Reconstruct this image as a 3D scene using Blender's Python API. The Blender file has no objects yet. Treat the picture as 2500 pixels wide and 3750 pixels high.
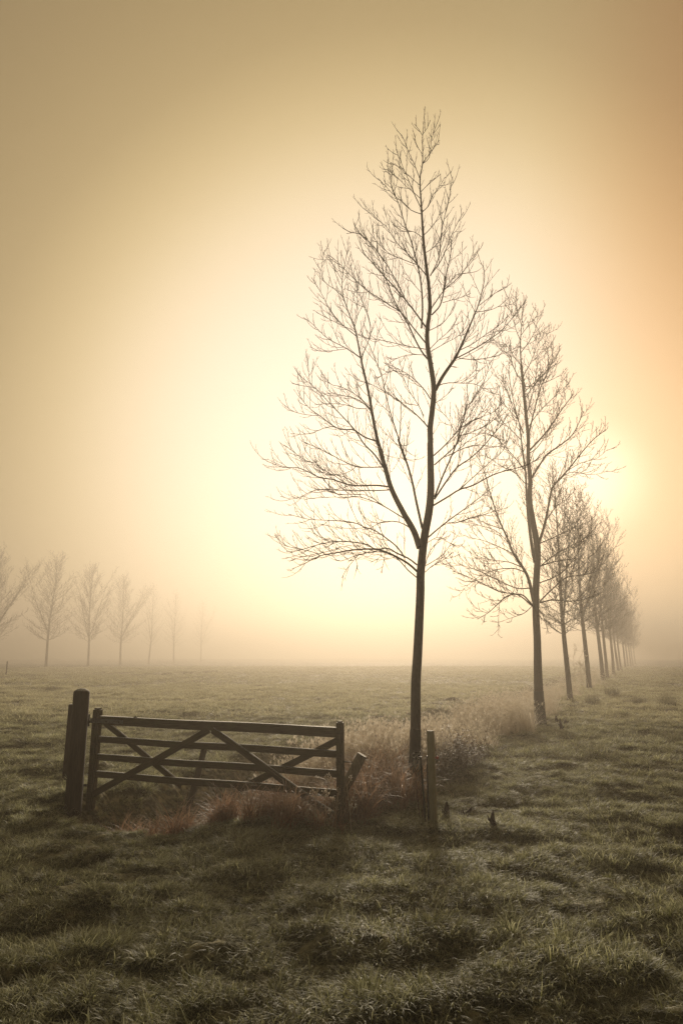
import bpy, bmesh, math, random
import numpy as np
from mathutils import Vector, Matrix, Euler

rng = np.random.default_rng(7)
random.seed(7)
R = math.radians
S = bpy.context.scene
COL = S.collection

# ------------------------------------------------------------------ camera
CAM_H, PITCH, F = 1.8, R(11.9), 2500.0          # focal length in pixels of the 2500x3750 photograph
SP, CP = math.sin(PITCH), math.cos(PITCH)
cam = bpy.data.cameras.new("camera")
cam.sensor_fit = 'VERTICAL'; cam.sensor_height = 36.0; cam.lens = 24.0
cam.clip_start = 0.05; cam.clip_end = 3000
cam_o = bpy.data.objects.new("camera", cam); COL.objects.link(cam_o)
cam_o.location = (0, 0, CAM_H); cam_o.rotation_euler = (math.pi/2 + PITCH, 0, 0)
S.camera = cam_o

# ------------------------------------------------------------------ world, sun, exposure
SUN_AZ, SUN_EL = R(20.5), R(13.5)
def direction(az, el): return Vector((math.sin(az)*math.cos(el), math.cos(az)*math.cos(el), math.sin(el)))
SUN = direction(SUN_AZ, SUN_EL)
GLOW = direction(R(4.5), R(14.5))
world = bpy.data.worlds.new("World"); S.world = world; world.use_nodes = True
wt = world.node_tree; wt.nodes.clear()
def wn(t, **k):
    n = wt.nodes.new(t)
    for a, b in k.items(): setattr(n, a, b)
    return n
def wl(a, b): wt.links.new(a, b)
out = wn('ShaderNodeOutputWorld')
sky = wn('ShaderNodeTexSky', sky_type='NISHITA', sun_disc=False, sun_elevation=SUN_EL, sun_rotation=SUN_AZ)
sky.dust_density = 1.5; sky.air_density = 1.0
bg_sky = wn('ShaderNodeBackground'); bg_sky.inputs[1].default_value = 0.05
wm = wn('ShaderNodeMix', data_type='RGBA', blend_type='MULTIPLY'); wm.inputs[0].default_value = 1
wl(sky.outputs[0], wm.inputs[6]); wm.inputs[7].default_value = (0.13, 0.115, 0.10, 1)
wl(wm.outputs[2], bg_sky.inputs[0])
tc = wn('ShaderNodeTexCoord')
def angle_to(v):
    d = wn('ShaderNodeVectorMath', operation='DOT_PRODUCT'); wl(tc.outputs['Generated'], d.inputs[0]); d.inputs[1].default_value = v
    a = wn('ShaderNodeMath', operation='ARCCOSINE'); wl(d.outputs['Value'], a.inputs[0])
    return a.outputs[0]
a1 = angle_to(GLOW)
m1 = wn('ShaderNodeMath', operation='DIVIDE'); wl(a1, m1.inputs[0]); m1.inputs[1].default_value = math.pi
ramp = wn('ShaderNodeValToRGB'); ramp.color_ramp.interpolation = 'B_SPLINE'
GAIN = .54
STOPS = [(0, (1.0, .855, .72)), (10, (1.0, .85, .695)), (17, (1.0, .825, .625)), (22.5, (.93, .73, .45)), (27.5, (.70, .515, .235)),
         (33, (.44, .31, .125)), (43, (.31, .21, .085)), (60, (.21, .165, .095)), (90, (.18, .155, .11)), (130, (.08, .075, .06)), (180, (.05, .048, .045))]
el = ramp.color_ramp.elements
while len(el) < len(STOPS): el.new(0.5)
for e, (d, c) in zip(el, STOPS):
    e.position = d/180.0; e.color = (c[0]*GAIN, c[1]*GAIN, c[2]*GAIN, 1)
wl(m1.outputs[0], ramp.inputs[0])
sx = wn('ShaderNodeSeparateXYZ'); wl(tc.outputs['Generated'], sx.inputs[0])
mr = wn('ShaderNodeMapRange', interpolation_type='SMOOTHSTEP'); wl(sx.outputs[0], mr.inputs[0])
mr.inputs[1].default_value = 0.20; mr.inputs[2].default_value = 0.47
wm2 = wn('ShaderNodeMix', data_type='RGBA', blend_type='MULTIPLY')
wl(mr.outputs[0], wm2.inputs[0]); wl(ramp.outputs[0], wm2.inputs[6]); wm2.inputs[7].default_value = (.86, .60, .37, 1)
# the sun seen through the fog: a soft bright spot
a2 = angle_to(SUN)
g = wn('ShaderNodeMapRange', interpolation_type='SMOOTHERSTEP'); wl(a2, g.inputs[0])
g.inputs[1].default_value = R(6.5); g.inputs[2].default_value = R(0.0); g.inputs[3].default_value = 0; g.inputs[4].default_value = 1.0
gm = wn('ShaderNodeMix', data_type='RGBA', blend_type='ADD'); wl(g.outputs[0], gm.inputs[0])
wl(wm2.outputs[2], gm.inputs[6]); gm.inputs[7].default_value = (.30, .27, .23, 1)
bg = wn('ShaderNodeBackground'); wl(gm.outputs[2], bg.inputs[0]); bg.inputs[1].default_value = 1.0
ad = wn('ShaderNodeAddShader'); wl(bg.outputs[0], ad.inputs[0]); wl(bg_sky.outputs[0], ad.inputs[1])
wl(ad.outputs[0], out.inputs[0])

sun = bpy.data.lights.new("sun", 'SUN'); sun.energy = 5.0; sun.angle = R(10); sun.color = (1.0, .86, .66)
sun_o = bpy.data.objects.new("sun", sun); COL.objects.link(sun_o)
LAMP = direction(R(4), SUN_EL)          # aimed left of the sun's bright spot, to shift the fog's glow
sun_o.rotation_euler = LAMP.to_track_quat('Z', 'Y').to_euler()
sun_o.location = (20, 40, 30)
S.view_settings.view_transform = 'Standard'; S.view_settings.look = 'None'
S.view_settings.exposure = 0.95; S.view_settings.gamma = 1.0
HAZE_DENSITY, HAZE_ANISO, HAZE_COLOR = 0.0100, 0.64, (.30, .266, .222, 1)
S.cycles.volume_bounces = 4
S.cycles.max_bounces = 10
S.cycles.transparent_max_bounces = 16
S.cycles.use_denoising = True
S.cycles.denoising_prefilter = 'NONE'

# ------------------------------------------------------------------ helpers
def ray(px, py):
    u, v = (px-1250)/F, (1875-py)/F
    return np.array([u, CP - v*SP, SP + v*CP])
def G(px, py, z=0.0):                 # the ground point seen at a pixel
    d = ray(px, py); t = (z-CAM_H)/d[2]
    return np.array([d[0]*t, d[1]*t, z])
def AT(px, py, Y):                    # the point seen at a pixel, Y metres ahead
    d = ray(px, py); t = Y/d[1]
    return np.array([d[0]*t, Y, CAM_H + d[2]*t])

def hash2(ix, iy, seed):
    n = (ix.astype(np.int64)*374761393 + iy.astype(np.int64)*668265263 + seed*974711) & 0x7fffffff
    n = ((n ^ (n >> 13))*1274126177) & 0x7fffffff
    return ((n ^ (n >> 16)) & 0xffff)/65535.0
def noise2(x, y, seed=0):             # smooth value noise, -1..1
    x = np.asarray(x, float); y = np.asarray(y, float)
    ix = np.floor(x); iy = np.floor(y); fx = x-ix; fy = y-iy
    fx = fx*fx*fx*(fx*(fx*6-15)+10); fy = fy*fy*fy*(fy*(fy*6-15)+10)
    a = hash2(ix, iy, seed); b = hash2(ix+1, iy, seed); c = hash2(ix, iy+1, seed); d = hash2(ix+1, iy+1, seed)
    return 2*(a+(b-a)*fx+(c-a)*fy+(a-b-c+d)*fx*fy)-1
def smooth(a, b, x):
    t = np.clip((x-a)/(b-a), 0, 1); return t*t*(3-2*t)

# the line of trees and the ditch on its left
T1 = G(1514, 2909); T2 = G(1978, 2657)
ROW_DIR = np.array([0.425, 1.0]); ROW_DIR = ROW_DIR/np.linalg.norm(ROW_DIR)
ROW_N = np.array([-ROW_DIR[1], ROW_DIR[0]])        # points left of the row
D0 = np.array([-1.25, 11.1])                       # a point on the ditch's centre line
def ditch_coords(x, y):
    dx, dy = x-D0[0], y-D0[1]
    a = dx*ROW_DIR[0]+dy*ROW_DIR[1]; d = dx*ROW_N[0]+dy*ROW_N[1]
    d = d + 0.12*noise2(a*0.5, a*0+3.1, 5)
    return a, d
def row_offset(x, y):                              # metres right of the tree row
    X = np.interp(y, [T1[1], T2[1], 28.5, 50, 140], [T1[0], T2[0], 9.2, 18.6, 57.5], left=None)
    X = np.where(y < T1[1], T1[0]-(T1[1]-y)*0.45, X)
    return (x-X)*ROW_DIR[1]
def ditch_depth(x, y):
    a, d = ditch_coords(x, y)
    end = smooth(-3.5, -2.9, a)
    return 0.58*smooth(1.2, 0.50, np.abs(d))*end
def height(x, y):
    x = np.asarray(x, float); y = np.asarray(y, float)
    r = np.hypot(x, y)
    near = 1-smooth(25, 60, r)
    wx = x + 0.25*noise2(x*0.9, y*0.9, 11); wy = y + 0.25*noise2(x*0.9, y*0.9, 12)
    h = 0.034*noise2(wx*1.5, wy*1.9, 1) + 0.045*noise2(wx*3.0, wy*3.6, 2)*near + 0.030*noise2(x*7.0, y*8.0, 3)*near
    h += 0.05*noise2(x*0.55+0.2*y, y*0.75, 4) + 0.10*noise2(x*0.09, y*0.09, 6)*smooth(10, 40, r) + .45*noise2(x*.021, y*.03, 8)*smooth(90, 200, r)
    h -= 0.05*smooth(0.55, 0.95, noise2(x*0.7+y*0.25, y*1.3-x*0.3, 9)*0.5+0.5)*near
    return h - ditch_depth(x, y)
def hz(x, y): return float(height(np.array([x]), np.array([y]))[0])

class MB:                             # collects shapes for ONE mesh object
    def __init__(s): s.v = []; s.f = []; s.n = 0; s.att = {}
    def add(s, v, f, **att):
        v = np.asarray(v, float); s.v.append(v)
        for q in f if isinstance(f, list) else [f]:
            s.f.append(np.asarray(q, np.int64)+s.n)
        for k, a in att.items(): s.att.setdefault(k, []).append(np.broadcast_to(np.asarray(a, float), (len(v),)))
        s.n += len(v)
    def tube(s, P, r, k=6, cap=True):
        P = np.asarray(P, float); r = np.asarray(r, float); n = len(P)
        if r.ndim == 0: r = np.full(n, float(r))
        T = np.gradient(P, axis=0); T /= np.linalg.norm(T, axis=1)[:, None]+1e-12
        d = P[-1]-P[0]; ref = np.eye(3)[int(np.argmin(np.abs(d)))]
        A = np.cross(T, ref); A /= np.linalg.norm(A, axis=1)[:, None]+1e-12
        B = np.cross(T, A)
        th = np.arange(k)*2*np.pi/k
        V = P[:, None, :] + r[:, None, None]*(np.cos(th)[None, :, None]*A[:, None, :] + np.sin(th)[None, :, None]*B[:, None, :])
        i = np.arange(n-1)[:, None]*k; j = np.arange(k)[None, :]; j2 = (j+1) % k
        Q = np.stack([i+j, i+j2, i+k+j2, i+k+j], -1).reshape(-1, 4)
        fs = [Q]
        if cap and k > 3:
            fs.append(np.arange(k)[::-1][None, :]); fs.append(((n-1)*k+np.arange(k))[None, :])
        s.add(V.reshape(-1, 3), fs)
    def build(s, name, mat, parent=None, origin=None, smooth_=True, weld=False):
        V = np.concatenate(s.v) if s.v else np.zeros((0, 3))
        if origin is not None: V = V-np.asarray(origin)
        m = bpy.data.meshes.new(name)
        m.vertices.add(len(V)); m.vertices.foreach_set('co', V.astype(np.float32).ravel())
        tot = np.concatenate([np.full(len(f), f.shape[1]) for f in s.f]); idx = np.concatenate([f.ravel() for f in s.f])
        m.loops.add(len(idx)); m.loops.foreach_set('vertex_index', idx.astype(np.int32))
        m.polygons.add(len(tot)); st = np.concatenate([[0], np.cumsum(tot)[:-1]])
        m.polygons.foreach_set('loop_start', st.astype(np.int32))
        m.polygons.foreach_set('use_smooth', np.full(len(tot), smooth_))
        m.update(calc_edges=True)
        for k, a in s.att.items():
            at = m.attributes.new(k, 'FLOAT', 'POINT'); at.data.foreach_set('value', np.concatenate(a).astype(np.float32))
        if mat: m.materials.append(mat)
        o = bpy.data.objects.new(name, m); COL.objects.link(o)
        if parent: o.parent = parent
        return o
def tag(o, label=None, cat=None, group=None, kind=None):
    if label: o['label'] = label
    if cat: o['category'] = cat
    if group: o['group'] = group
    if kind: o['kind'] = kind
    return o
def empty(name, loc):
    o = bpy.data.objects.new(name, None); COL.objects.link(o); o.location = loc; o.empty_display_size = 0.2
    return o
def from_bm(name, bm, mat, parent=None, smooth_=False):
    m = bpy.data.meshes.new(name); bm.to_mesh(m); bm.free(); m.materials.append(mat)
    if smooth_: m.polygons.foreach_set('use_smooth', np.full(len(m.polygons), True))
    o = bpy.data.objects.new(name, m); COL.objects.link(o)
    if parent: o.parent = parent
    return o

# ------------------------------------------------------------------ materials
def material(name):
    m = bpy.data.materials.new(name); m.use_nodes = True
    t = m.node_tree; b = t.nodes['Principled BSDF']
    return m, t, b
def nd(t, ty, **k):
    n = t.nodes.new(ty)
    for a, v in k.items(): setattr(n, a, v)
    return n
def mixc(t, fac, a, b):
    n = nd(t, 'ShaderNodeMix', data_type='RGBA')
    for s, v in ((n.inputs[0], fac), (n.inputs[6], a), (n.inputs[7], b)):
        if hasattr(v, 'is_output'): t.links.new(v, s)
        else: s.default_value = v if not isinstance(v, tuple) else (*v, 1)
    return n.outputs[2]
def mapr(t, x, a, b, c=0.0, d=1.0):
    n = nd(t, 'ShaderNodeMapRange'); t.links.new(x, n.inputs[0])
    for i, v in enumerate((a, b, c, d)): n.inputs[i+1].default_value = v
    return n.outputs[0]
def mul(t, a, b):
    n = nd(t, 'ShaderNodeMath', operation='MULTIPLY')
    for s, v in ((n.inputs[0], a), (n.inputs[1], b)):
        if hasattr(v, 'is_output'): t.links.new(v, s)
        else: s.default_value = v
    return n.outputs[0]
def noise(t, scale, detail=4, vec=None, stretch=None):
    n = nd(t, 'ShaderNodeTexNoise'); n.inputs['Scale'].default_value = scale; n.inputs['Detail'].default_value = detail
    c = nd(t, 'ShaderNodeTexCoord')
    src = c.outputs['Object']
    if stretch:
        mp = nd(t, 'ShaderNodeMapping'); mp.inputs['Scale'].default_value = stretch; t.links.new(src, mp.inputs[0]); src = mp.outputs[0]
    t.links.new(src, n.inputs['Vector'])
    return n.outputs[0]
def bump(t, b, h, strength, dist=0.01):
    n = nd(t, 'ShaderNodeBump'); n.inputs['Strength'].default_value = strength; n.inputs['Distance'].default_value = dist
    t.links.new(h, n.inputs['Height']); t.links.new(n.outputs[0], b.inputs['Normal'])
def up_frost(t, lo=0.55, hi=0.95):    # frost settles on faces that look upwards
    g_ = nd(t, 'ShaderNodeNewGeometry'); s_ = nd(t, 'ShaderNodeSeparateXYZ'); t.links.new(g_.outputs['Normal'], s_.inputs[0])
    return mapr(t, s_.outputs[2], lo, hi)
def wood(name, c1, c2, frost=0.6, stretch=(14, 14, 1.2), moss=None):
    m, t, b = material(name)
    n = noise(t, 6, 6, stretch=stretch); n2 = noise(t, 5, 3)
    c = mixc(t, mapr(t, n, .3, .7), c1, c2)
    if moss: c = mixc(t, mapr(t, n2, .5, .7, 0, .7), c, moss)
    fr = mul(t, up_frost(t), mapr(t, noise(t, 60, 3), .3, .6, .5, 1))
    c = mixc(t, mul(t, fr, frost), c, (.85, .86, .82))
    t.links.new(c, b.inputs['Base Color']); b.inputs['Roughness'].default_value = .8
    b.inputs['Specular IOR Level'].default_value = .25
    bump(t, b, n, .8, .006)
    return m
M_RAIL = wood('gate_wood', (.050, .038, .022), (.10, .080, .045), 1.0, (1.2, 14, 14), (.075, .075, .03))
M_STILE = wood('stile_wood', (.050, .038, .022), (.10, .078, .043), .75, moss=(.08, .075, .028))
M_POST = wood('old_post_wood', (.032, .022, .015), (.065, .043, .028), .7)
M_STAKE = wood('pale_stake_wood', (.30, .27, .17), (.42, .38, .26), .9, moss=(.22, .21, .12))
M_LOG = wood('leaning_log_wood', (.07, .055, .03), (.15, .12, .065), .8, moss=(.11, .105, .04))
M_BARK = wood('bark', (.026, .018, .013), (.085, .060, .042), 0.0, (26, 26, 3.5))
M_STUB = wood('rotten_wood', (.02, .013, .010), (.04, .027, .02), .15)
def plain(name, c, rough=.6, metal=0.0, frost=0.0):
    m, t, b = material(name)
    n = noise(t, 40, 3)
    cc = mixc(t, mapr(t, n, .3, .7), tuple(x*.75 for x in c), tuple(min(1, x*1.2) for x in c))
    if frost: cc = mixc(t, mul(t, up_frost(t, .3, .9), frost), cc, (.62, .62, .58))
    t.links.new(cc, b.inputs['Base Color']); b.inputs['Roughness'].default_value = rough; b.inputs['Metallic'].default_value = metal
    return m
M_TWIG, _t, _b = material('twig_bark')
_t.links.new(mixc(_t, mapr(_t, noise(_t, 3, 2), .35, .65), (.024, .016, .010), (.055, .036, .021)), _b.inputs['Base Color']); _b.inputs['Roughness'].default_value = .65
M_GUARD = plain('black_trunk_coat', (.008, .0075, .0075), .75)
M_STEEL = plain('galvanised_strap', (.16, .16, .16), .55, .5, .2)
M_IRON = plain('black_iron', (.02, .02, .022), .6, .3)
M_BLACKPLASTIC = plain('black_plastic', (.012, .013, .015), .45, 0, .6)
M_RUST = plain('rusty_rod', (.11, .035, .022), .7, .3)
M_CLEAR = plain('grey_plastic', (.32, .31, .29), .4, 0, .6)
M_RED = plain('red_plastic', (.55, .06, .03), .4)
def blade_mat(name, root, mid, frost, amount, trans, t0=.25, var=.35):
    m, t, b = material(name)
    at = nd(t, 'ShaderNodeAttribute', attribute_name='tip'); av = nd(t, 'ShaderNodeAttribute', attribute_name='var')
    oi = nd(t, 'ShaderNodeObjectInfo')
    c = mixc(t, av.outputs['Fac'], root, mid)
    f = mul(t, mapr(t, at.outputs['Fac'], t0, 1.0, .08, 1.0), mapr(t, av.outputs['Fac'], 0, 1, 1-var, 1.0))
    f = mul(t, f, mapr(t, oi.outputs['Random'], 0, 1, .6, 1.0))
    c = mixc(t, mul(t, f, amount), c, frost)
    t.links.new(c, b.inputs['Base Color']); b.inputs['Roughness'].default_value = .55
    b.inputs['Specular IOR Level'].default_value = .35
    tr = nd(t, 'ShaderNodeBsdfTranslucent'); t.links.new(c, tr.inputs[0])
    mx = nd(t, 'ShaderNodeMixShader'); mx.inputs[0].default_value = trans
    t.links.new(b.outputs[0], mx.inputs[1]); t.links.new(tr.outputs[0], mx.inputs[2])
    t.links.new(mx.outputs[0], t.nodes['Material Output'].inputs[0])
    return m
M_GRASS = blade_mat('frosted_grass', (.045, .050, .012), (.14, .14, .032), (.86, .85, .56), 1.0, .55, .3, .55)
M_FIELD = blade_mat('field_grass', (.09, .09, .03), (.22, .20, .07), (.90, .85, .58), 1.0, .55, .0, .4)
M_STRAW = blade_mat('straw_grass', (.26, .18, .10), (.56, .44, .28), (.92, .87, .76), 1.0, .55, .0, .1)
M_RUSTY = blade_mat('rust_brown_grass', (.11, .052, .026), (.32, .16, .078), (.84, .70, .54), .45, .5)
M_WEED = blade_mat('dead_weed', (.05, .03, .02), (.12, .075, .045), (.60, .54, .44), .40, .25)
M_TUSSOCK = blade_mat('rush', (.07, .07, .022), (.15, .13, .05), (.52, .50, .36), .45, .35)
M_GROUND, _t, _b = material('meadow_ground')
c_ = mixc(_t, mapr(_t, noise(_t, .9, 6), .35, .65), (.040, .040, .014), (.080, .078, .028))
c_ = mixc(_t, mapr(_t, noise(_t, 9, 5), .45, .7), c_, (.34, .31, .18))
_t.links.new(c_, _b.inputs['Base Color']); _b.inputs['Roughness'].default_value = .85; _b.inputs['Specular IOR Level'].default_value = .2
bump(_t, _b, noise(_t, 14, 8), .9, .06)
M_SOIL = plain('bare_soil', (.035, .024, .016), .95)
M_WATER, _t, _b = material('ditch_water')
_b.inputs['Base Color'].default_value = (.030, .026, .012, 1); _b.inputs['Roughness'].default_value = .12
bump(_t, _b, noise(_t, 5, 3), .12, .02)

# ------------------------------------------------------------------ ground, water
def build_ground():
    rr = [0.0, 1.0, 2.0]; r = 2.6
    while r < 30: rr.append(r); r *= 1.0085
    while r < 400: rr.append(r); r *= 1.03
    rr.append(405.0); rr = np.array(rr)
    az = np.concatenate([np.linspace(-180, -48, 40, endpoint=False), np.linspace(-48, 48, 400, endpoint=False), np.linspace(48, 180, 40, endpoint=False)])*np.pi/180
    k = len(az)
    X = rr[1:, None]*np.sin(az)[None, :]; Y = rr[1:, None]*np.cos(az)[None, :]
    V = np.stack([X, Y, height(X, Y)], -1).reshape(-1, 3)
    n = len(rr)-1
    i = np.arange(n-1)[:, None]*k; j = np.arange(k)[None, :]; j2 = (j+1) % k
    Q = np.stack([i+j, i+k+j, i+k+j2, i+j2], -1).reshape(-1, 4)
    mb = MB()
    V = np.concatenate([V, [[0, 0, hz(0, 0)]]])
    tri = np.stack([np.full(k, n*k), np.arange(k), (np.arange(k)+1) % k], -1)
    mb.add(V, [Q, tri])
    return tag(mb.build('ground', M_GROUND), kind='structure')
build_ground()
mb = MB(); a = np.linspace(-3.6, 90, 60)
L_ = D0[None, :]+a[:, None]*ROW_DIR[None, :]
va = np.concatenate([np.c_[L_+0.95*ROW_N, np.full(60, -.40)], np.c_[L_-0.95*ROW_N, np.full(60, -.40)]])
i = np.arange(59); mb.add(va, np.stack([i, i+60, i+61, i+1], -1))
tag(mb.build('water', M_WATER), kind='structure')

# ------------------------------------------------------------------ haze
me = bpy.data.meshes.new('haze'); bm = bmesh.new(); bmesh.ops.create_cube(bm, size=1.0)
for v in bm.verts: v.co = Vector((v.co.x*860, v.co.y*860, -2.0 if v.co.z < 0 else 20.5))
bm.to_mesh(me); bm.free()
haze = bpy.data.objects.new('haze', me); COL.objects.link(haze); tag(haze, kind='stuff')
hm = bpy.data.materials.new('haze'); hm.use_nodes = True; ht = hm.node_tree; ht.nodes.clear()
ho = ht.nodes.new('ShaderNodeOutputMaterial'); hv = ht.nodes.new('ShaderNodeVolumePrincipled')
hv.inputs['Color'].default_value = HAZE_COLOR; hv.inputs['Density'].default_value = HAZE_DENSITY; hv.inputs['Anisotropy'].default_value = HAZE_ANISO
ht.links.new(hv.outputs[0], ho.inputs['Volume']); me.materials.append(hm)
hm.cycles.homogeneous_volume = True

# ------------------------------------------------------------------ trees
def unit(v): return v/(np.linalg.norm(v)+1e-12)
def resample(P, step):
    P = np.asarray(P, float)
    if len(P) > 2:                                  # Catmull-Rom through the joints
        Q = np.vstack([2*P[0]-P[1], P, 2*P[-1]-P[-2]]); o = []
        for i in range(1, len(Q)-2):
            p0, p1, p2, p3 = Q[i-1], Q[i], Q[i+1], Q[i+2]
            for u in np.linspace(0, 1, 6, endpoint=False):
                o.append(.5*((2*p1)+(-p0+p2)*u+(2*p0-5*p1+4*p2-p3)*u*u+(-p0+3*p1-3*p2+p3)*u**3))
        o.append(P[-1]); P = np.array(o)
    d = np.concatenate([[0], np.cumsum(np.linalg.norm(np.diff(P, axis=0), axis=1))])
    n = max(2, int(d[-1]/step)+1); s = np.linspace(0, d[-1], n)
    return np.stack([np.interp(s, d, P[:, k]) for k in range(3)], -1)
def shoot(p, d, L, n, up, jit, r_):
    P = [p]; d = unit(d)
    for k in range(n):
        d = unit(d + np.array([0, 0, up/n]) + r_.normal(0, jit, 3))
        p = p + d*(L/n); P.append(p)
    return np.array(P)
def side_dir(T, ang, az):
    a = unit(np.cross(T, [0.3, 0.9, 0.2] if abs(T[2]) > .8 else [0, 0, 1.0])); b = np.cross(T, a)
    return unit(math.cos(ang)*T + math.sin(ang)*(math.cos(az)*a + math.sin(az)*b))
def twigs(mb, P, r0, spec, r_, f0=0.12, lscale=1.0, fall=.45):
    """side shoots along polyline P; spec = list of levels (spacing, length, upward turn, tip radius)"""
    if not spec: return
    spacing, L, up, rad = spec[0]
    d = np.concatenate([[0], np.cumsum(np.linalg.norm(np.diff(P, axis=0), axis=1))]); tot = d[-1]
    s = tot*f0 + r_.uniform(0, spacing); az = r_.uniform(0, 6.28)
    while s < tot:
        t = s/tot; i = min(len(P)-2, int(np.searchsorted(d, s))-1); i = max(0, i)
        u = (s-d[i])/(d[i+1]-d[i]+1e-9); p = P[i]+(P[i+1]-P[i])*u; T = unit(P[i+1]-P[i])
        az += 2.4 + r_.normal(0, .4)
        l = L*r_.uniform(.45, 1.15)*lscale*(1.0-fall*t)
        q = shoot(p, side_dir(T, R(r_.uniform(24, 50)), az), l, 5 if l > .3 else 4, up*r_.uniform(.5, 1.5), .022, r_)
        mb.tube(q, np.linspace(rad*1.35, rad*.6, len(q)), 3, False)
        twigs(mb, q, rad, spec[1:], r_, .15, l/L)
        s += spacing*r_.uniform(.6, 1.5)
    # the tip forks in two or three
ZOOM = {'A': (950, 1600, 2.0907), 'B': (950, 1100, 2.0907), 'C': (1100, 700, 1.96), 'D': (1200, 350, 2.6133),
        'E': (1500, 1300, 2.0907), 'F': (1450, 1800, 2.0907), 'G': (1600, 1050, 3.136), 'P': (0, 0, 1.0)}
def parse(s):
    pts = []; cur = 'P'
    for w in s.split():
        if w in ZOOM: cur = w; continue
        x, y = map(float, w.split(',')); ox, oy, k = ZOOM[cur]; pts.append((ox+x/k, oy+y/k))
    return pts
def traced(base, traces, r_, spread):
    """limbs whose courses follow the photograph; each starts on the limb it grows from and gets a depth of its own"""
    done = []; pool_px = np.zeros((0, 2)); pool_y = np.zeros(0)
    for s, w, big in traces:
        px = np.array(parse(s)); 
        if len(done) == 0: y0, sl = base[1], 0.0
        else:
            k = int(np.argmin(np.sum((pool_px-px[0])**2, 1))); y0 = pool_y[k]; sl = r_.choice([-1, 1])*r_.uniform(.15, 1.0)*spread
        seg = np.concatenate([[0], np.cumsum(np.hypot(*np.diff(px, axis=0).T))])/F*base[1]
        Y = y0 + sl*seg*(1-.12*seg)
        P = resample([AT(x, y, yy) for (x, y), yy in zip(px, Y)], .09)
        n = len(P)
        if isinstance(w, (list, tuple)): rad = np.interp(np.linspace(0, 1, n), np.linspace(0, 1, len(w)), w)/F*base[1]/2
        else: rad = (w/F*base[1]/2)*(1-np.linspace(0, 1, n))**.8*.8 + np.linspace(1, 1, n)*.2*w/F*base[1]/2
        rad = np.maximum(rad*(1.0 if big == 2 else 1.2), .0042)
        done.append((P, rad, big))
        tpx = np.linspace(0, 1, 40); sx_ = seg/seg[-1]
        pool_px = np.vstack([pool_px, np.c_[np.interp(tpx, sx_, px[:, 0]), np.interp(tpx, sx_, px[:, 1])]])
        pool_y = np.concatenate([pool_y, np.interp(tpx, sx_, Y)])
    return done
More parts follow.
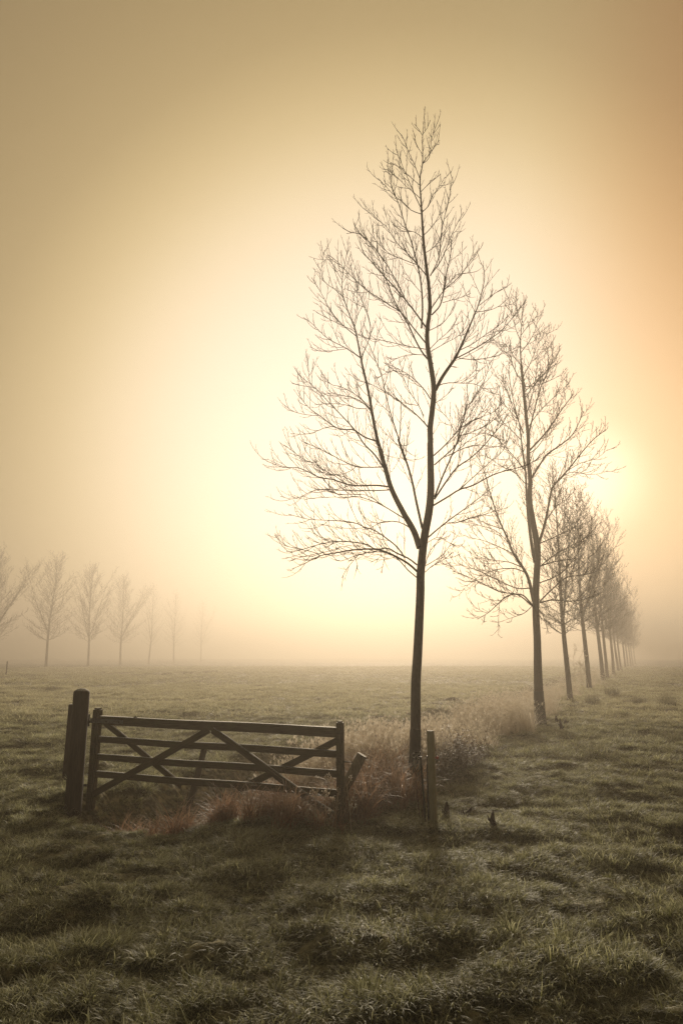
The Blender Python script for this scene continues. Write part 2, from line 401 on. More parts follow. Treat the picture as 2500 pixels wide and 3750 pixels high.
MAIN = [
 ("P 1514,2935 1518,2800 1521,2653 1522,2500 1528,2400 1538,2183 1539,2111 A 1240,950 1262,760 1298,560 1310,400 1308,200 1305,50 B 1308,1100 1305,980 1320,850 1333,680 1310,500 1285,350 1283,220 1300,100 C 927,784 915,640 893,470 878,300 866,100 D 897,1100 880,800 905,650 905,400 915,290 928,105",
  [54, 38, 35, 33, 31, 29.5, 29, 25, 21, 20, 18, 15, 12, 9.5, 7, 5, 3, 1.5], 2),
 ("A 1225,850 1180,720 1100,580 1010,400 960,230 910,60 B 945,1200 900,1060 865,880 835,710 800,550 775,440 745,280 720,190 680,90 C 315,784 300,720 298,650 310,560 325,490 335,430", [20, 17, 14, 11.5, 9, 6.5, 4.5, 2.5, 1.5], 1),
 ("A 1245,700 1200,500 1165,330 1120,180 1060,20 B 1115,1230 1065,1060 1010,890 965,720 940,600 905,500 870,420 840,340", [8, 6.5, 5, 3.5, 2.5, 1.5], 1),
 ("E 195,270 230,200 260,150 330,50 C 1117,1185 1170,1070 1220,950 1270,830 1300,720 1320,620 1310,530", [12, 10, 7, 4.5, 3, 1.5], 1),
 ("A 1205,1030 1130,965 1000,895 880,860 720,865 600,885 465,910 335,975 250,1010", 7, 1),
 ("A 720,865 640,835 560,868 460,890 340,915 240,945", 2.5, 0),
 ("A 465,910 410,880 330,865 200,830 115,750", 3, 0),
 ("A 1205,980 1140,930 1050,890 980,850 890,862 830,825 740,808 640,800 550,805 450,825 350,855 260,880 205,875", 5.5, 0),
 ("A 550,805 470,765 440,700 395,650", 2.2, 0),
 ("A 1205,1078 1130,1015 1065,940 980,890 860,880 780,900 700,920 640,950 575,940", 4, 0),
 ("A 700,870 745,960 750,1010 740,1028", 1.8, 0), ("A 760,900 690,980 655,1030 630,1080", 2, 0), ("A 930,870 925,920 850,960", 1.6, 0), ("A 960,880 950,960 930,1040", 1.6, 0),
 ("A 1110,925 1060,850 990,790 880,715 800,690 720,655 560,640 375,630 220,590", 4.5, 0),
 ("A 1155,700 1080,655 980,645 900,665 850,700 785,710", 4, 0),
 ("A 1130,640 1050,590 950,530 850,485 740,455 650,465 560,460 390,470", 4, 0),
 ("A 950,530 880,480 800,440 700,440 600,440 500,400", 2.4, 0),
 ("A 1002,405 900,410 800,410 700,410 560,405 430,405 270,475 160,455", 4, 0),
 ("A 992,382 880,370 760,375 660,360 560,325 460,312 380,270 290,235 190,235 55,185", 5.5, 1),
 ("A 660,360 580,300 500,260 420,190 350,100 345,40", 3, 0),
 ("A 760,375 700,330 600,290 520,285 430,210 330,165 190,60", 3, 0),
 ("A 945,230 830,232 740,225 640,185 520,120 400,65 345,40", 4, 0),
 ("A 740,225 680,270 600,290 530,295", 2.2, 0),
 ("A 948,235 B 880,1180 800,1100 735,1000 650,905 540,790 460,705 385,635 320,590 310,540", 5.5, 1),
 ("B 385,635 375,530 365,405", 2.2, 0), ("B 430,670 340,655 250,635", 2, 0),
 ("B 900,1080 800,1045 720,990 640,990 570,965 470,890 400,840 340,780 290,685", 5.5, 1),
 ("B 570,965 500,975 430,1005 350,1025 240,1020", 2.8, 0), ("B 450,880 380,878 270,855 195,805", 2.4, 0),
 ("B 860,860 810,800 730,750 620,725 540,700 480,600", 4, 0), ("B 815,830 740,825 660,800 540,790 420,800", 3, 0),
 ("B 865,850 770,750 700,700 620,660 540,640 480,560", 3.5, 0),
 ("B 780,447 670,370 520,290 410,185 335,130", 3.5, 0), ("B 665,370 560,385 470,390 385,355", 2.2, 0),
 ("B 778,440 830,320 850,230 830,110 C 440,790 410,700 380,580", 3.2, 0),
 ("B 742,275 650,200 570,115 510,20 C 170,770 130,700 80,620", 3.5, 0),
 ("B 727,205 750,110 745,30 C 410,800 400,640", 2.6, 0), ("C 395,1015 380,1000 290,960 170,900 110,865", 2.5, 0),
 ("C 305,760 240,700 170,650 150,560 175,420", 2.5, 0), ("C 300,640 250,560 195,455", 2, 0),
 ("B 1287,970 1240,915 1170,850 1050,760 940,690 850,640 770,620", 4.5, 0),
 ("B 1255,885 1215,800 1160,720 1120,640 1060,520", 3, 0), ("B 1215,805 1130,790 1060,770 980,700", 2.4, 0),
 ("B 1308,757 1265,690 1190,610 1110,550 1030,510 960,480", 4, 0), ("B 1110,550 1000,540 900,600", 2, 0),
 ("B 1325,485 1260,420 1200,320 1140,190 1080,90 C 672,784 640,700 600,600 560,480 490,370 400,270 380,225", 6, 1),
 ("B 1290,420 1160,415 1060,440 960,500", 2.5, 0), ("B 1280,375 1130,350 960,310 830,290 770,260", 3.2, 0),
 ("C 897,1090 800,970 720,870 650,825 575,775 480,715 400,645 330,575 270,510 195,455", 5, 1),
 ("C 897,975 830,880 760,790 670,685 590,600 520,520 460,450 440,420", 6, 1),
 ("C 755,785 700,670 650,580 580,470 520,390 470,340 400,300 330,305", 4, 0),
 ("C 867,985 875,850 868,700 850,580 825,480 790,350 740,210 700,80 D 650,980 610,860 600,770 570,710", 6, 1),
 ("C 908,612 840,530 770,450 690,370 610,250 540,200 490,150", 4, 0), ("C 840,530 720,485 640,450 560,380 500,300", 2.8, 0),
 ("C 932,602 1000,510 1050,400 1090,300 1140,200 1170,150", 4, 0), ("C 930,610 990,480 1010,300 1040,150 1065,50 D 1165,960 1188,780", 3.8, 0),
 ("C 942,887 1000,820 1030,700 1050,560 1075,470 1080,350", 5, 1), ("C 942,835 1030,710 1100,650 1170,570 1230,480 1270,430", 4, 0),
 ("C 1020,800 1090,780 1160,760 1220,735", 2.4, 0), ("C 1035,690 1120,600 1190,590 1250,580", 2.2, 0),
 ("C 925,1000 1000,960 1060,900 1110,800", 2.8, 0), ("C 930,1130 1000,1060 1080,990 1130,900", 2.8, 0), ("C 935,1150 1040,1090 1130,1040 1200,960", 2.6, 0),
 ("C 900,440 960,400 1010,330 1050,290", 2.4, 0), ("C 878,320 930,270 990,180 1020,60", 3, 0), ("C 870,330 810,290 740,290 660,240", 2.4, 0),
 ("D 897,1115 960,1060 1000,960 1060,880 1120,780", 3, 0), ("D 887,1070 830,950 780,830 720,690 650,510", 3.5, 0),
 ("D 880,795 850,720 820,640 770,540 730,430 705,375", 3, 0), ("D 885,985 800,910 740,860 660,780 560,705", 2.6, 0), ("D 895,1135 800,1100 740,1040 640,960 480,790", 3, 0),
 ("D 905,655 970,560 1030,470 1070,425", 2.4, 0), ("D 910,650 970,590 990,430 1020,330 1050,250", 2.4, 0), ("D 877,857 800,790 700,700 600,640", 2.4, 0),
 ("D 890,920 960,850 1020,800 1080,750", 2.4, 0), ("D 905,375 950,310 980,235", 1.8, 0), ("D 905,385 860,310 825,270", 1.8, 0), ("D 905,560 850,480 830,390", 1.8, 0),
 ("G 210,825 340,760 500,670 620,590 720,520 820,410 900,310 955,225", 4.5, 0), ("G 250,820 380,835 550,825 720,780 870,720 950,680", 3.4, 0),
 ("G 255,730 400,660 540,560 660,480 760,400 800,340", 3.2, 0), ("G 245,755 340,600 420,500 480,380 520,300", 3, 0), ("G 440,290 600,270 720,215 825,120", 2.6, 0), ("G 480,215 590,130 700,50 810,0", 2.6, 0),
 ("G 360,750 440,850 460,930", 2, 0), ("G 150,915 222,922", 3, 0),
 ("E 205,240 280,215 390,215 480,220 540,240 570,270", 3.4, 0), ("E 390,215 450,170 510,100 515,60", 2, 0), ("E 390,560 430,430 520,280 580,170 610,50", 2.4, 0),
 ("E 183,770 270,690 350,600 400,530 430,430 480,340 520,260", 4.5, 0), ("E 188,842 270,770 350,690 420,560 540,450 620,330", 4.5, 0),
 ("E 188,1090 250,930 320,770 370,640 385,540 410,460 440,380", 6, 1), ("E 188,1105 270,980 360,860 450,800 560,700 660,580 715,520 750,440", 5.5, 1),
 ("E 180,1152 300,1080 380,1030 480,1000 600,935 700,895 820,865 950,815 1000,750", 5.5, 1), ("E 375,1035 480,940 600,830 720,720 750,560", 3.4, 0),
 ("F 246,350 340,270 430,200 500,150 620,60 740,-30", 5, 0), ("F 400,240 460,240 560,205 660,180 760,150 850,125", 3.6, 0),
 ("F 220,572 290,530 360,480 430,380 450,320", 2.8, 0), ("F 220,618 270,575 380,510 440,460", 2.6, 0), ("F 224,562 250,470 310,390 390,300", 3, 0), ("F 240,390 320,350 400,390 480,430", 2.2, 0),
 ("E 190,372 250,330 300,290 330,250", 2.4, 0), ("E 345,600 300,500 230,420 220,380", 2.2, 0), ("E 370,620 450,600 540,560 640,500 720,400", 3, 0), ("E 270,780 400,720 500,690 640,700 760,705", 3, 0),
 ("E 320,770 400,700 470,640 560,600 650,620", 2.6, 0), ("E 365,580 460,510 560,470 650,430 700,360", 2.8, 0), ("E 375,560 470,440 500,380 560,300", 2.6, 0),
]
def finish_tree(name, base, limbs, spec, seed, guard=None, twig_from=.16):
    r_ = np.random.default_rng(seed)
    root = empty(name, tuple(base))
    crown = MB()
    for q, (P, rad, big) in enumerate(limbs):
        if q == 0:
            m = MB(); m.tube(P, rad, 14); m.build('trunk', M_BARK, root, base)
            twigs(crown, P, .003, spec, r_, .42, .8, .9)
        else:
            if big:
                m = MB(); m.tube(P, rad, 8); m.build('limb', M_BARK, root, base)
            else: crown.tube(P, rad, 5)
            ln = np.linalg.norm(np.diff(P, axis=0), axis=1).sum(); twigs(crown, P, .003, spec, r_, twig_from, min(1.0, .26+ln*.38))
    crown.build('crown', M_TWIG, root, base)
    if guard:
        P, rad, _ = limbs[0]; sel = P[:, 2] < guard
        g_ = MB(); g_.tube(np.vstack([P[sel], P[sel][-1]+[0, 0, .012]]), np.append(rad[sel]*1.07, rad[sel][-1]*1.05), 18); g_.build('trunk_coat', M_GUARD, root, base)
    return root
z1 = hz(T1[0], T1[1])
main_limbs = traced(T1, MAIN, np.random.default_rng(3), .75)
def level(z): return z
tree1 = finish_tree('bare_tree', np.array([T1[0], T1[1], z1]), main_limbs,
    [(.085, .78, .85, .0036), (.10, .30, .6, .0028)], 21, guard=AT(1521, 2653, T1[1])[2])
ROWGRP = 'bare trees in the row along the ditch'
tag(tree1, 'tall bare tree at the front of the row, black lower trunk beside the round stake', 'tree', ROWGRP)

SECOND = [
 ("P 1980,2675 1972,2560 1968,2450 1966,2350 1963,2290 1960,2215 F 1070,700 1080,450 1045,230 1020,60 E 920,950 905,800 905,640 890,480 870,280 850,60 G 1000,1220 960,850 955,620 965,480 980,300 1020,100", [40, 32, 27, 25, 24, 23, 19, 15, 13, 11, 9, 7, 5, 3, 1.5], 2),
 ("F 1050,835 1000,640 900,480 850,360 780,200 720,20 E 580,930 540,820 500,760", [12, 9, 6, 4, 2], 1),
 ("F 1060,540 1035,400 1010,200 995,0 E 885,900 860,720 835,520 800,400 770,230 745,80", [11, 9, 7, 5, 3, 1.5], 1),
 ("F 1090,400 1140,230 1185,0 E 1100,1000 1200,890 1320,740 1400,650 1500,570", [9, 7, 5, 3.5, 2], 1),
 ("E 930,945 1000,830 1050,760 1150,690 1250,600 1330,430", [6, 5, 4, 3, 2], 1), ("E 915,730 1000,640 1080,540 1160,420 1250,300", [6, 5, 4, 3, 2], 1),
 ("E 910,600 950,430 1000,250 1060,120 1100,0", [5, 4, 3, 2], 1), ("E 870,600 800,430 740,250 690,100", 4, 0), ("E 885,470 930,330 960,180 980,60", 4, 0),
 ("F 1040,870 960,790 850,800 780,860 700,930 620,980", 5, 0), ("F 1045,880 930,790 800,770 650,700 520,640 430,610", 4.5, 0),
 ("F 1020,740 920,740 780,680 640,610 520,570 400,540", 4, 0), ("F 990,620 900,590 760,600 620,660 500,760", 4, 0), ("F 960,580 860,540 700,520 560,470", 3.5, 0),
 ("F 900,480 800,430 680,380 560,350 480,320", 3.5, 0), ("F 870,400 760,300 640,260 520,230", 3, 0), ("F 820,290 700,250 560,180", 3, 0),
 ("F 1100,850 1200,830 1300,840 1420,830 1540,780", 4.5, 0), ("F 1100,840 1180,760 1300,660 1430,640 1560,600", 4.5, 0), ("F 1100,570 1200,540 1320,520 1460,510", 4.5, 0),
 ("F 1090,400 1210,350 1350,280 1480,230", 4, 0), ("F 1095,700 1200,660 1290,600 1400,450 1450,330", 4, 0), ("F 1095,580 1190,500 1330,420 1500,330", 4, 0),
 ("F 1060,860 1120,950 1160,1060", 3, 0), ("F 1045,870 980,930 900,960 820,990", 3, 0),
 ("F 1140,230 1220,120 1300,60 1380,80", 3, 0), ("E 1100,1000 1220,900 1360,915 1470,905 1520,880", 3, 0), ("E 1200,890 1300,830 1430,790 1515,720", 3, 0),
 ("E 895,1000 800,900 700,850 600,780", 3.5, 0), ("E 880,880 780,760 680,650 600,560", 3.5, 0), ("E 850,650 760,560 680,480 620,380", 3.5, 0), ("E 830,500 740,400 650,260", 3, 0),
 ("E 905,760 980,700 1070,560 1120,440", 3.5, 0), ("E 900,560 1000,420 1130,300 1210,220", 3.5, 0), ("E 880,330 960,220 1060,110 1130,60", 3.5, 0),
 ("G 975,1100 900,980 830,830 740,680", 3, 0), ("G 965,900 900,830 780,660 640,620", 3, 0), ("G 985,1030 1080,850 1160,650 1250,520", 3.2, 0), ("G 958,760 1060,620 1130,480 1160,250", 3, 0), ("G 955,620 900,480 870,320 830,140", 2.8, 0),
 ("G 960,560 1050,430 1090,300", 2.4, 0), ("G 968,450 930,330 880,130", 2.2, 0), ("G 1010,1200 1130,1080 1260,960 1340,720", 3.2, 0), ("G 1000,1150 1150,1130 1330,1060 1440,990", 3, 0),
]
tree2 = finish_tree('bare_tree', np.array([T2[0], T2[1], hz(T2[0], T2[1])]), traced(T2, SECOND, np.random.default_rng(5), .9),
    [(.135, 1.1, .8, .0062), (.105, .52, .6, .0052), (.14, .24, .4, .0048)], 22, guard=AT(1972, 2530, T2[1])[2])
tag(tree2, 'second bare tree from the front, black coated foot behind the tall frosted grass', 'tree', ROWGRP)

def procedural_tree(seed, H=12.0, fork=3.3, W=2.6, fine=1.0):
    """a young poplar-like tree: straight trunk, one or two side leaders, limbs that sweep up"""
    r_ = np.random.default_rng(seed)
    root = empty('bare_tree', (0, 0, 0))
    lean = r_.normal(0, .02, 2)
    zz = np.linspace(-.15, H, 26)
    P = np.stack([lean[0]*zz+.06*np.sin(zz*.7+seed), lean[1]*zz+.06*np.cos(zz*.6+seed), zz], -1)
    rad = np.interp(zz, [-.1, .35, fork, fork+2, H*.7, H], [.20, .135, .105, .075, .035, .006])
    m = MB(); m.tube(P, rad, 10); m.build('trunk', M_BARK, root)
    cr = MB(); mains = [P[zz > fork-.3]]
    at = lambda z: np.array([np.interp(z, zz, P[:, k]) for k in range(3)])
    for q in range(r_.integers(1, 3)):
        az = r_.uniform(0, 6.28); z0 = fork+r_.uniform(0, .6)
        Q = shoot(at(z0), np.array([math.cos(az)*.42, math.sin(az)*.42, 1]), (H-z0)*r_.uniform(.6, .78), 12, .18, .035, r_)
        l_ = MB(); l_.tube(Q, np.linspace(.055, .008, len(Q)), 7); l_.build('limb', M_BARK, root); mains.append(Q)
    nb = 72; az = r_.uniform(0, 6.28)
    for q in range(nb):
        t = (q+.5)/nb; z0 = fork-.25+(H*.95-fork)*t**1.25; az += 2.4+r_.normal(0, .3)
        u_ = max(0.0, (z0-fork)/(H-fork)); prof = (1-u_)**.7*(.62+.75*min(1.0, u_*3.2+.1))
        L = W*prof*r_.uniform(.75, 1.15)+.35
        k_ = 0 if r_.random() < .7 else r_.integers(0, len(mains))
        M_ = mains[k_]; i = int(np.argmin(np.abs(M_[:, 2]-z0))); p = M_[i]
        out_ = .95 if t < .25 else .7
        Q = shoot(p, np.array([math.cos(az)*out_, math.sin(az)*out_, .32+.75*t]), L, 7, .55, .06, r_)
        cr.tube(Q, np.linspace(.008+.008*L/W, .005, len(Q)), 4)
        twigs(cr, Q, .004, [(.17/fine, .90, .55, .0085*fine), (.15/fine, .44, .5, .0070*fine)], r_, .15)
    for M_ in mains: twigs(cr, M_, .004, [(.18/fine, .80, .6, .0090*fine), (.16/fine, .36, .5, .0075*fine)], r_, .15)
    cr.build('crown', M_TWIG, root)
    return root
def copy_tree(o):
    c = o.copy(); COL.objects.link(c)
    for ch in list(o.children):
        d = ch.copy(); COL.objects.link(d); d.parent = c
    return c
protos = [procedural_tree(40+i, 12.0, 3.3+.2*(i % 2), 2.35+.25*(i % 3)) for i in range(5)] + [procedural_tree(60+i, 12.0, 2.9, 3.0+.3*i, 1.0) for i in range(3)] + [procedural_tree(70, 12.0, 3.0, 3.0, .5)]
used = set()
def place_tree(k, x, y, H, rot, label, group, wide=1.0):
    o = protos[k] if k not in used else copy_tree(protos[k]); used.add(k)
    s = H/12.0
    o.location = (x, y, hz(x, y)); o.rotation_euler = (0, 0, rot); o.scale = (s*wide, s*wide, s)
    return tag(o, label, 'tree', group)
def at_depth(px, Y, z=0.0):           # ground point Y metres ahead in the image column px
    d = (z-CAM_H)/Y; v = (d*CP-SP)/(CP+d*SP)
    return (px-1250)/F*Y/(CP-v*SP)
ROW = [(2082, 28.5, 9.9, 'third bare tree from the front, slim and upright, dark band at its foot among straw'),
       (2152, 38.5, 11.6, 'fourth bare tree from the front, its pale trunk leaning left behind tall weeds'),
       (2203, 50, 12.6, 'fifth bare tree from the front, wide crown greyed by the fog'),
       (2219, 57, 11.8, 'sixth bare tree from the front, close behind the fifth with trunks almost touching'),
       (2243, 66, 12.2, 'seventh bare tree from the front, thin trunk standing clear right of its neighbours'),
       (2261, 80, 12.4, 'eighth bare tree from the front, half dissolved in fog'),
       (2271, 88, 11.8, 'ninth bare tree from the front, just behind the eighth in the fog'),
       (2287, 101, 12.4, 'tenth bare tree from the front, a pale grey shape in fog'),
       (2297, 113, 12.0, 'eleventh bare tree from the front, faint trunk in fog'),
       (2307, 126, 12.4, 'twelfth bare tree from the front, fainter still in the fog'),
       (2316, 140, 12.2, 'thirteenth bare tree from the front, barely visible in the fog'),
       (2325, 156, 12.4, 'farthest bare tree of the row, almost lost in the fog')]
row_x = {}
for i, (px, Y, H, lab) in enumerate(ROW):
    x = at_depth(px, Y); place_tree(i % 5, x, Y, H, 1.1*i+.4, lab, ROWGRP)
LEFT = [(-34, 100, 17.4, 'bare tree cut off by the left edge of the picture beyond the field', 1.0),
        (166, 110, 18.0, 'darkest whole tree of the far left row, forked wide crown in fog', 1.0),
        (321, 125, 18.1, 'bare foggy tree between the dark left one and the slim pale one', .92),
        (441, 142, 18.3, 'pale bare tree third inward from the left edge, leaning slightly right in fog', 1.0),
        (546, 160, 18.0, 'very pale slim tree fourth inward from the left edge in fog', .8),
        (636, 178, 18.2, 'ghostly pale tree fifth inward from the left edge in fog', .95),
        (734, 212, 18.4, 'almost invisible tree, innermost of the far left row', .95)]
for i, (px, Y, H, lab, w) in enumerate(LEFT):
    place_tree(5+i % 3 if i < 4 else 8, at_depth(px, Y), Y, H, 2.0*i+.9, lab, 'foggy trees beyond the left field', w*1.1)

# ------------------------------------------------------------------ gate, posts, stakes
GA = np.array([-3.12, 9.08]); GB = np.array([-.01, 7.87]); GD = unit(GB-GA); GN = np.array([-GD[1], GD[0]])   # GN points away from the camera
if GN[1] < 0: GN = -GN
GL = float(np.linalg.norm(GB-GA))
gz = 0.0
def on_gate(px, py):                  # (along, up) of the gate's plane at a pixel
    d = ray(px, py); t = (GA@GN)/(d[0]*GN[0]+d[1]*GN[1]); p = d*t
    return np.array([(p[:2]-GA)@GD, p[2]+CAM_H])
gate = empty('field_gate', (GA[0], GA[1], 0)); gate.rotation_euler = (0, 0, math.atan2(GD[1], GD[0]))
tag(gate, 'weathered wooden field gate of four rails with crossed braces, frost on top', 'gate')
def bar(name, a, b, w, th, off, mat, parent, bev=.006, grow=0.0, segs=2):
    """a timber from a to b in the gate's plane (along, up), w wide, th thick, off behind the middle plane"""
    a = np.asarray(a, float); b = np.asarray(b, float); L = np.linalg.norm(b-a); ang = math.atan2(b[1]-a[1], b[0]-a[0])
    bm = bmesh.new(); bmesh.ops.create_cube(bm, size=1.0)
    bmesh.ops.scale(bm, vec=(L+2*grow, th, w), verts=bm.verts)
    bmesh.ops.subdivide_edges(bm, edges=[e for e in bm.edges if abs(e.verts[0].co.x-e.verts[1].co.x) > L*.5], cuts=9)
    bmesh.ops.bevel(bm, geom=[e for e in bm.edges if len(e.link_faces) == 2 and e.calc_face_angle(0) > .5], offset=bev, segments=segs, affect='EDGES', clamp_overlap=True)
    for v in bm.verts:
        v.co.z += .004*math.sin(v.co.x*3.1+off*90)+.0015*math.sin(v.co.x*23+v.co.y*50); v.co.y += .002*math.sin(v.co.x*5+2*w*100)
    o = from_bm(name, bm, mat, parent, True)
    for p in o.data.polygons: p.use_smooth = False
    o.location = ((a[0]+b[0])/2, off, (a[1]+b[1])/2); o.rotation_euler = (0, -ang, 0)
    return o
ZG = lambda x, y: on_gate(150+x/1.2062, 2450+y/1.2062)
for (l, r, w, th) in (((262, 226), (1312, 278), .105, .075), ((250, 311), (1312, 374), .078, .030), ((242, 389), (1310, 461), .078, .030), ((234, 464), (1310, 547), .078, .030)):
    bar('top_rail' if th > .05 else 'rail', ZG(*l), ZG(*r), w, th, 0, M_RAIL, gate)
bar('brace', ZG(238, 553), ZG(748, 268), .078, .026, -.0295, M_RAIL, gate)
bar('brace', ZG(762, 268), ZG(1300, 648), .078, .026, -.0295, M_RAIL, gate)
bar('brace', ZG(278, 240), ZG(615, 515), .074, .026, .0295, M_RAIL, gate)
bar('brace', ZG(1312, 312), ZG(862, 540), .074, .026, .0295, M_RAIL, gate)
def upright(name, x, z0, z1, w, th, lean, mat, parent):
    o = bar(name, (x, z0), (x+lean, z1), w, th, 0, mat, parent, .012)
    return o
s0, s1 = on_gate(357, 2592), on_gate(331, 2950)
bar('hanging_stile', (s1[0]+.0, -.08), (s0[0]+.02, s0[1]), .105, .105, 0, M_STILE, gate, .022, 0, 4)
s0, s1 = on_gate(1246, 2640), on_gate(1247, 3030)
bar('shutting_stile', (s1[0], .0-.06), (s0[0], s0[1]), .080, .085, 0, M_STILE, gate, .018, 0, 4)
def box(mb, c, s):
    c = np.array(c, float); h = np.array(s, float)/2
    v = np.array([[x, y, z] for x in (-1, 1) for y in (-1, 1) for z in (-1, 1)])*h+c
    mb.add(v, np.array([[0, 1, 3, 2], [4, 6, 7, 5], [0, 4, 5, 1], [2, 3, 7, 6], [0, 2, 6, 4], [1, 5, 7, 3]]))
# hinges: a flat strap along the top rail with a curved end to the post, and a lower pin
a = ZG(232, 226); b = ZG(377, 234)
st = bar('hinge_strap', a, b, .052, .006, -.0590, M_STEEL, gate, .004)
for q in (.12, .5, .88):
    mb = MB(); p = a+(b-a)*q; mb.tube([[p[0], -.061, p[1]], [p[0], -.068, p[1]]], [.011, .008], 10)
    mb.build('bolt', M_IRON, gate, None, False)
def hinge(px, py):
    p = on_gate(px, py); mb = MB()
    mb.tube([[p[0]-.02, -.03, p[1]+.09], [p[0]-.02, -.03, p[1]-.06]], .014, 10)
    mb.tube([[p[0]-.14, -.03, p[1]+.0], [p[0]+.05, -.03, p[1]+.0]], .016, 8)
    box(mb, (p[0]-.05, -.055, p[1]-.015), (.07, .012, .10)); box(mb, (p[0]-.05, -.05, p[1]+.03), (.11, .02, .03))
    for dx, dz in ((-.06, .03), (-.06, -.05), (-.03, .045)): mb.tube([[p[0]+dx, -.06, p[1]+dz], [p[0]+dx, -.072, p[1]+dz]], [.010, .008], 8)
    return mb.build('hinge', M_IRON, gate, None, False)
hinge(336, 2642); hinge(314, 2874)
p = on_gate(1270, 2790); mb = MB()
mb.tube([[p[0]-.03, .0, p[1]], [p[0]+.06, .0, p[1]], [p[0]+.065, .0, p[1]-.02]], .007, 8); mb.tube([[p[0]+.062, 0, p[1]-.01], [p[0]+.065, .0, p[1]-.09]], .003, 6)
mb.build('latch', M_IRON, gate)
mb = MB(); p = ZG(415, 216); mb.tube([[p[0]-.02, 0, p[1]+.0], [p[0]+.01, 0, p[1]+.012], [p[0]+.035, 0, p[1]+.004]], [.006, .011, .005], 8); mb.build('nail_head', M_IRON, gate)

def log(name, a, b, r, mat, label, cat, group=None, top='flat', slant=(0, 0), seed=0, k=20, taper=.04):
    """a round post with slightly uneven sides; top flat, sawn slanted or rounded off"""
    a = np.array(a, float); b = np.array(b, float); T = unit(b-a); L = np.linalg.norm(b-a)
    A = unit(np.cross(T, [0, 1, .01])); B = np.cross(T, A)
    rr = np.random.default_rng(seed); n = 14; th = np.arange(k)*2*np.pi/k; V = []
    for i in range(n):
        t = i/(n-1); c = a+(b-a)*t
        ring = r*(1+taper*(.5-t))*(1+.035*noise2(np.cos(th)*1.4+seed, np.sin(th)*1.4+t*1.2, seed))
        o = ring[:, None]*(np.cos(th)[:, None]*A+np.sin(th)[:, None]*B)
        V.append(c+o + (T*((o@A)*slant[0]+(o@B)*slant[1])[:, None] if i == n-1 else 0))
    if top == 'round':
        for q, (s_, dz) in enumerate(((.93, .12), (.78, .26), (.5, .42), (.2, .5))):
            o = s_*r*(np.cos(th)[:, None]*A+np.sin(th)[:, None]*B); V.append(b+o+T*(dz*r)+T*((o@A)*slant[0])[:, None])
    else:
        V.append(b+(V[-1]-b)*.94+T*.006)
    m = len(V); V = np.concatenate(V)
    i = np.arange(m-1)[:, None]*k; j = np.arange(k)[None, :]; j2 = (j+1) % k
    mb = MB(); mb.add(V, [np.stack([i+j, i+j2, i+k+j2, i+k+j], -1).reshape(-1, 4), ((m-1)*k+np.arange(k))[None, :]])
    o = mb.build(name, mat, None, a); o.location = tuple(a)
    for p in o.data.polygons:
        if len(p.vertices) > 4: p.use_smooth = False
    return tag(o, label, cat, group)
gp = (-3.31, 9.0); gz_ = hz(*gp)
pp = log('gate_post', (gp[0], gp[1], gz_-.1), (gp[0]-.005, gp[1]+.01, 1.345), .101, M_POST, 'thick dark round gate post with domed frosted top at the hinge end', 'post', top='round', seed=4, k=24)
fp = (-3.945, 10.45); mb = MB()
bmq = bmesh.new(); bmesh.ops.create_cube(bmq, size=1.0); bmesh.ops.scale(bmq, vec=(.14, .12, 1.3), verts=bmq.verts); bmesh.ops.bevel(bmq, geom=bmq.edges[:], offset=.008, segments=2, affect='EDGES')
o = from_bm('fence_post', bmq, M_POST); o.location = (fp[0], fp[1], .455); o.rotation_euler = (0, R(.6), R(8))
tag(o, 'square dark timber post mostly hidden behind the round gate post', 'post')
log('leaning_post', (-.27, 8.25, -.22), (.235, 8.2, .69), .060, M_LOG, 'round sawn log leaning right behind the gate end', 'post', slant=(.0, .0), seed=9)
log('leaning_stake', (-2.27, 10.6, hz(-2.27, 10.6)-.1), (-2.01, 10.6, .52), .045, M_POST, 'thin dark leaning stake seen between the gate rails by the ditch', 'stake', seed=12, k=12)
sp = G(1588, 3024); szz = hz(sp[0], sp[1])
stake = empty('round_stake', (sp[0], sp[1], szz)); tag(stake, 'pale round wooden stake with flat frosted top beside the front tree', 'stake')
t_ = log('shaft', (0, 0, -.1), (-.012, 0, .98-szz), .0425, M_STAKE, None, None, seed=15); t_.parent = stake
if 'label' in t_: del t_['label']
mb = MB(); zr = .70-szz; mb.tube([[.035, -.005, zr], [.052, -.006, zr], [.054, -.006, zr], [.060, -.006, zr], [.062, -.006, zr], [.07, -.006, zr]], [.010, .010, .021, .021, .014, .014], 12)
mb.build('insulator', M_RED, stake)
PG = 'electric fence stakes leaning on the round stake'
def fence_bar(px0, py0, px1, py1, Y, r, label):
    a = AT(px0, py0, Y); b = AT(px1, py1, Y+.03); bm_ = MB(); k = 8
    bm_.tube([a-(b-a)*.05, a, b], [r, r, r], k); b2 = bm_.build('plastic_stake', M_BLACKPLASTIC, None, a, False); b2.location = tuple(a)
    return tag(b2, label, 'stake')
fence_bar(1558, 3016, 1539, 2771, 7.95, .0135, 'thick black plastic stake leaning left, between thin rods and round stake')
fence_bar(1568, 3016, 1564, 2768, 7.92, .011, 'upright black plastic stake touching the left side of the pale round stake')
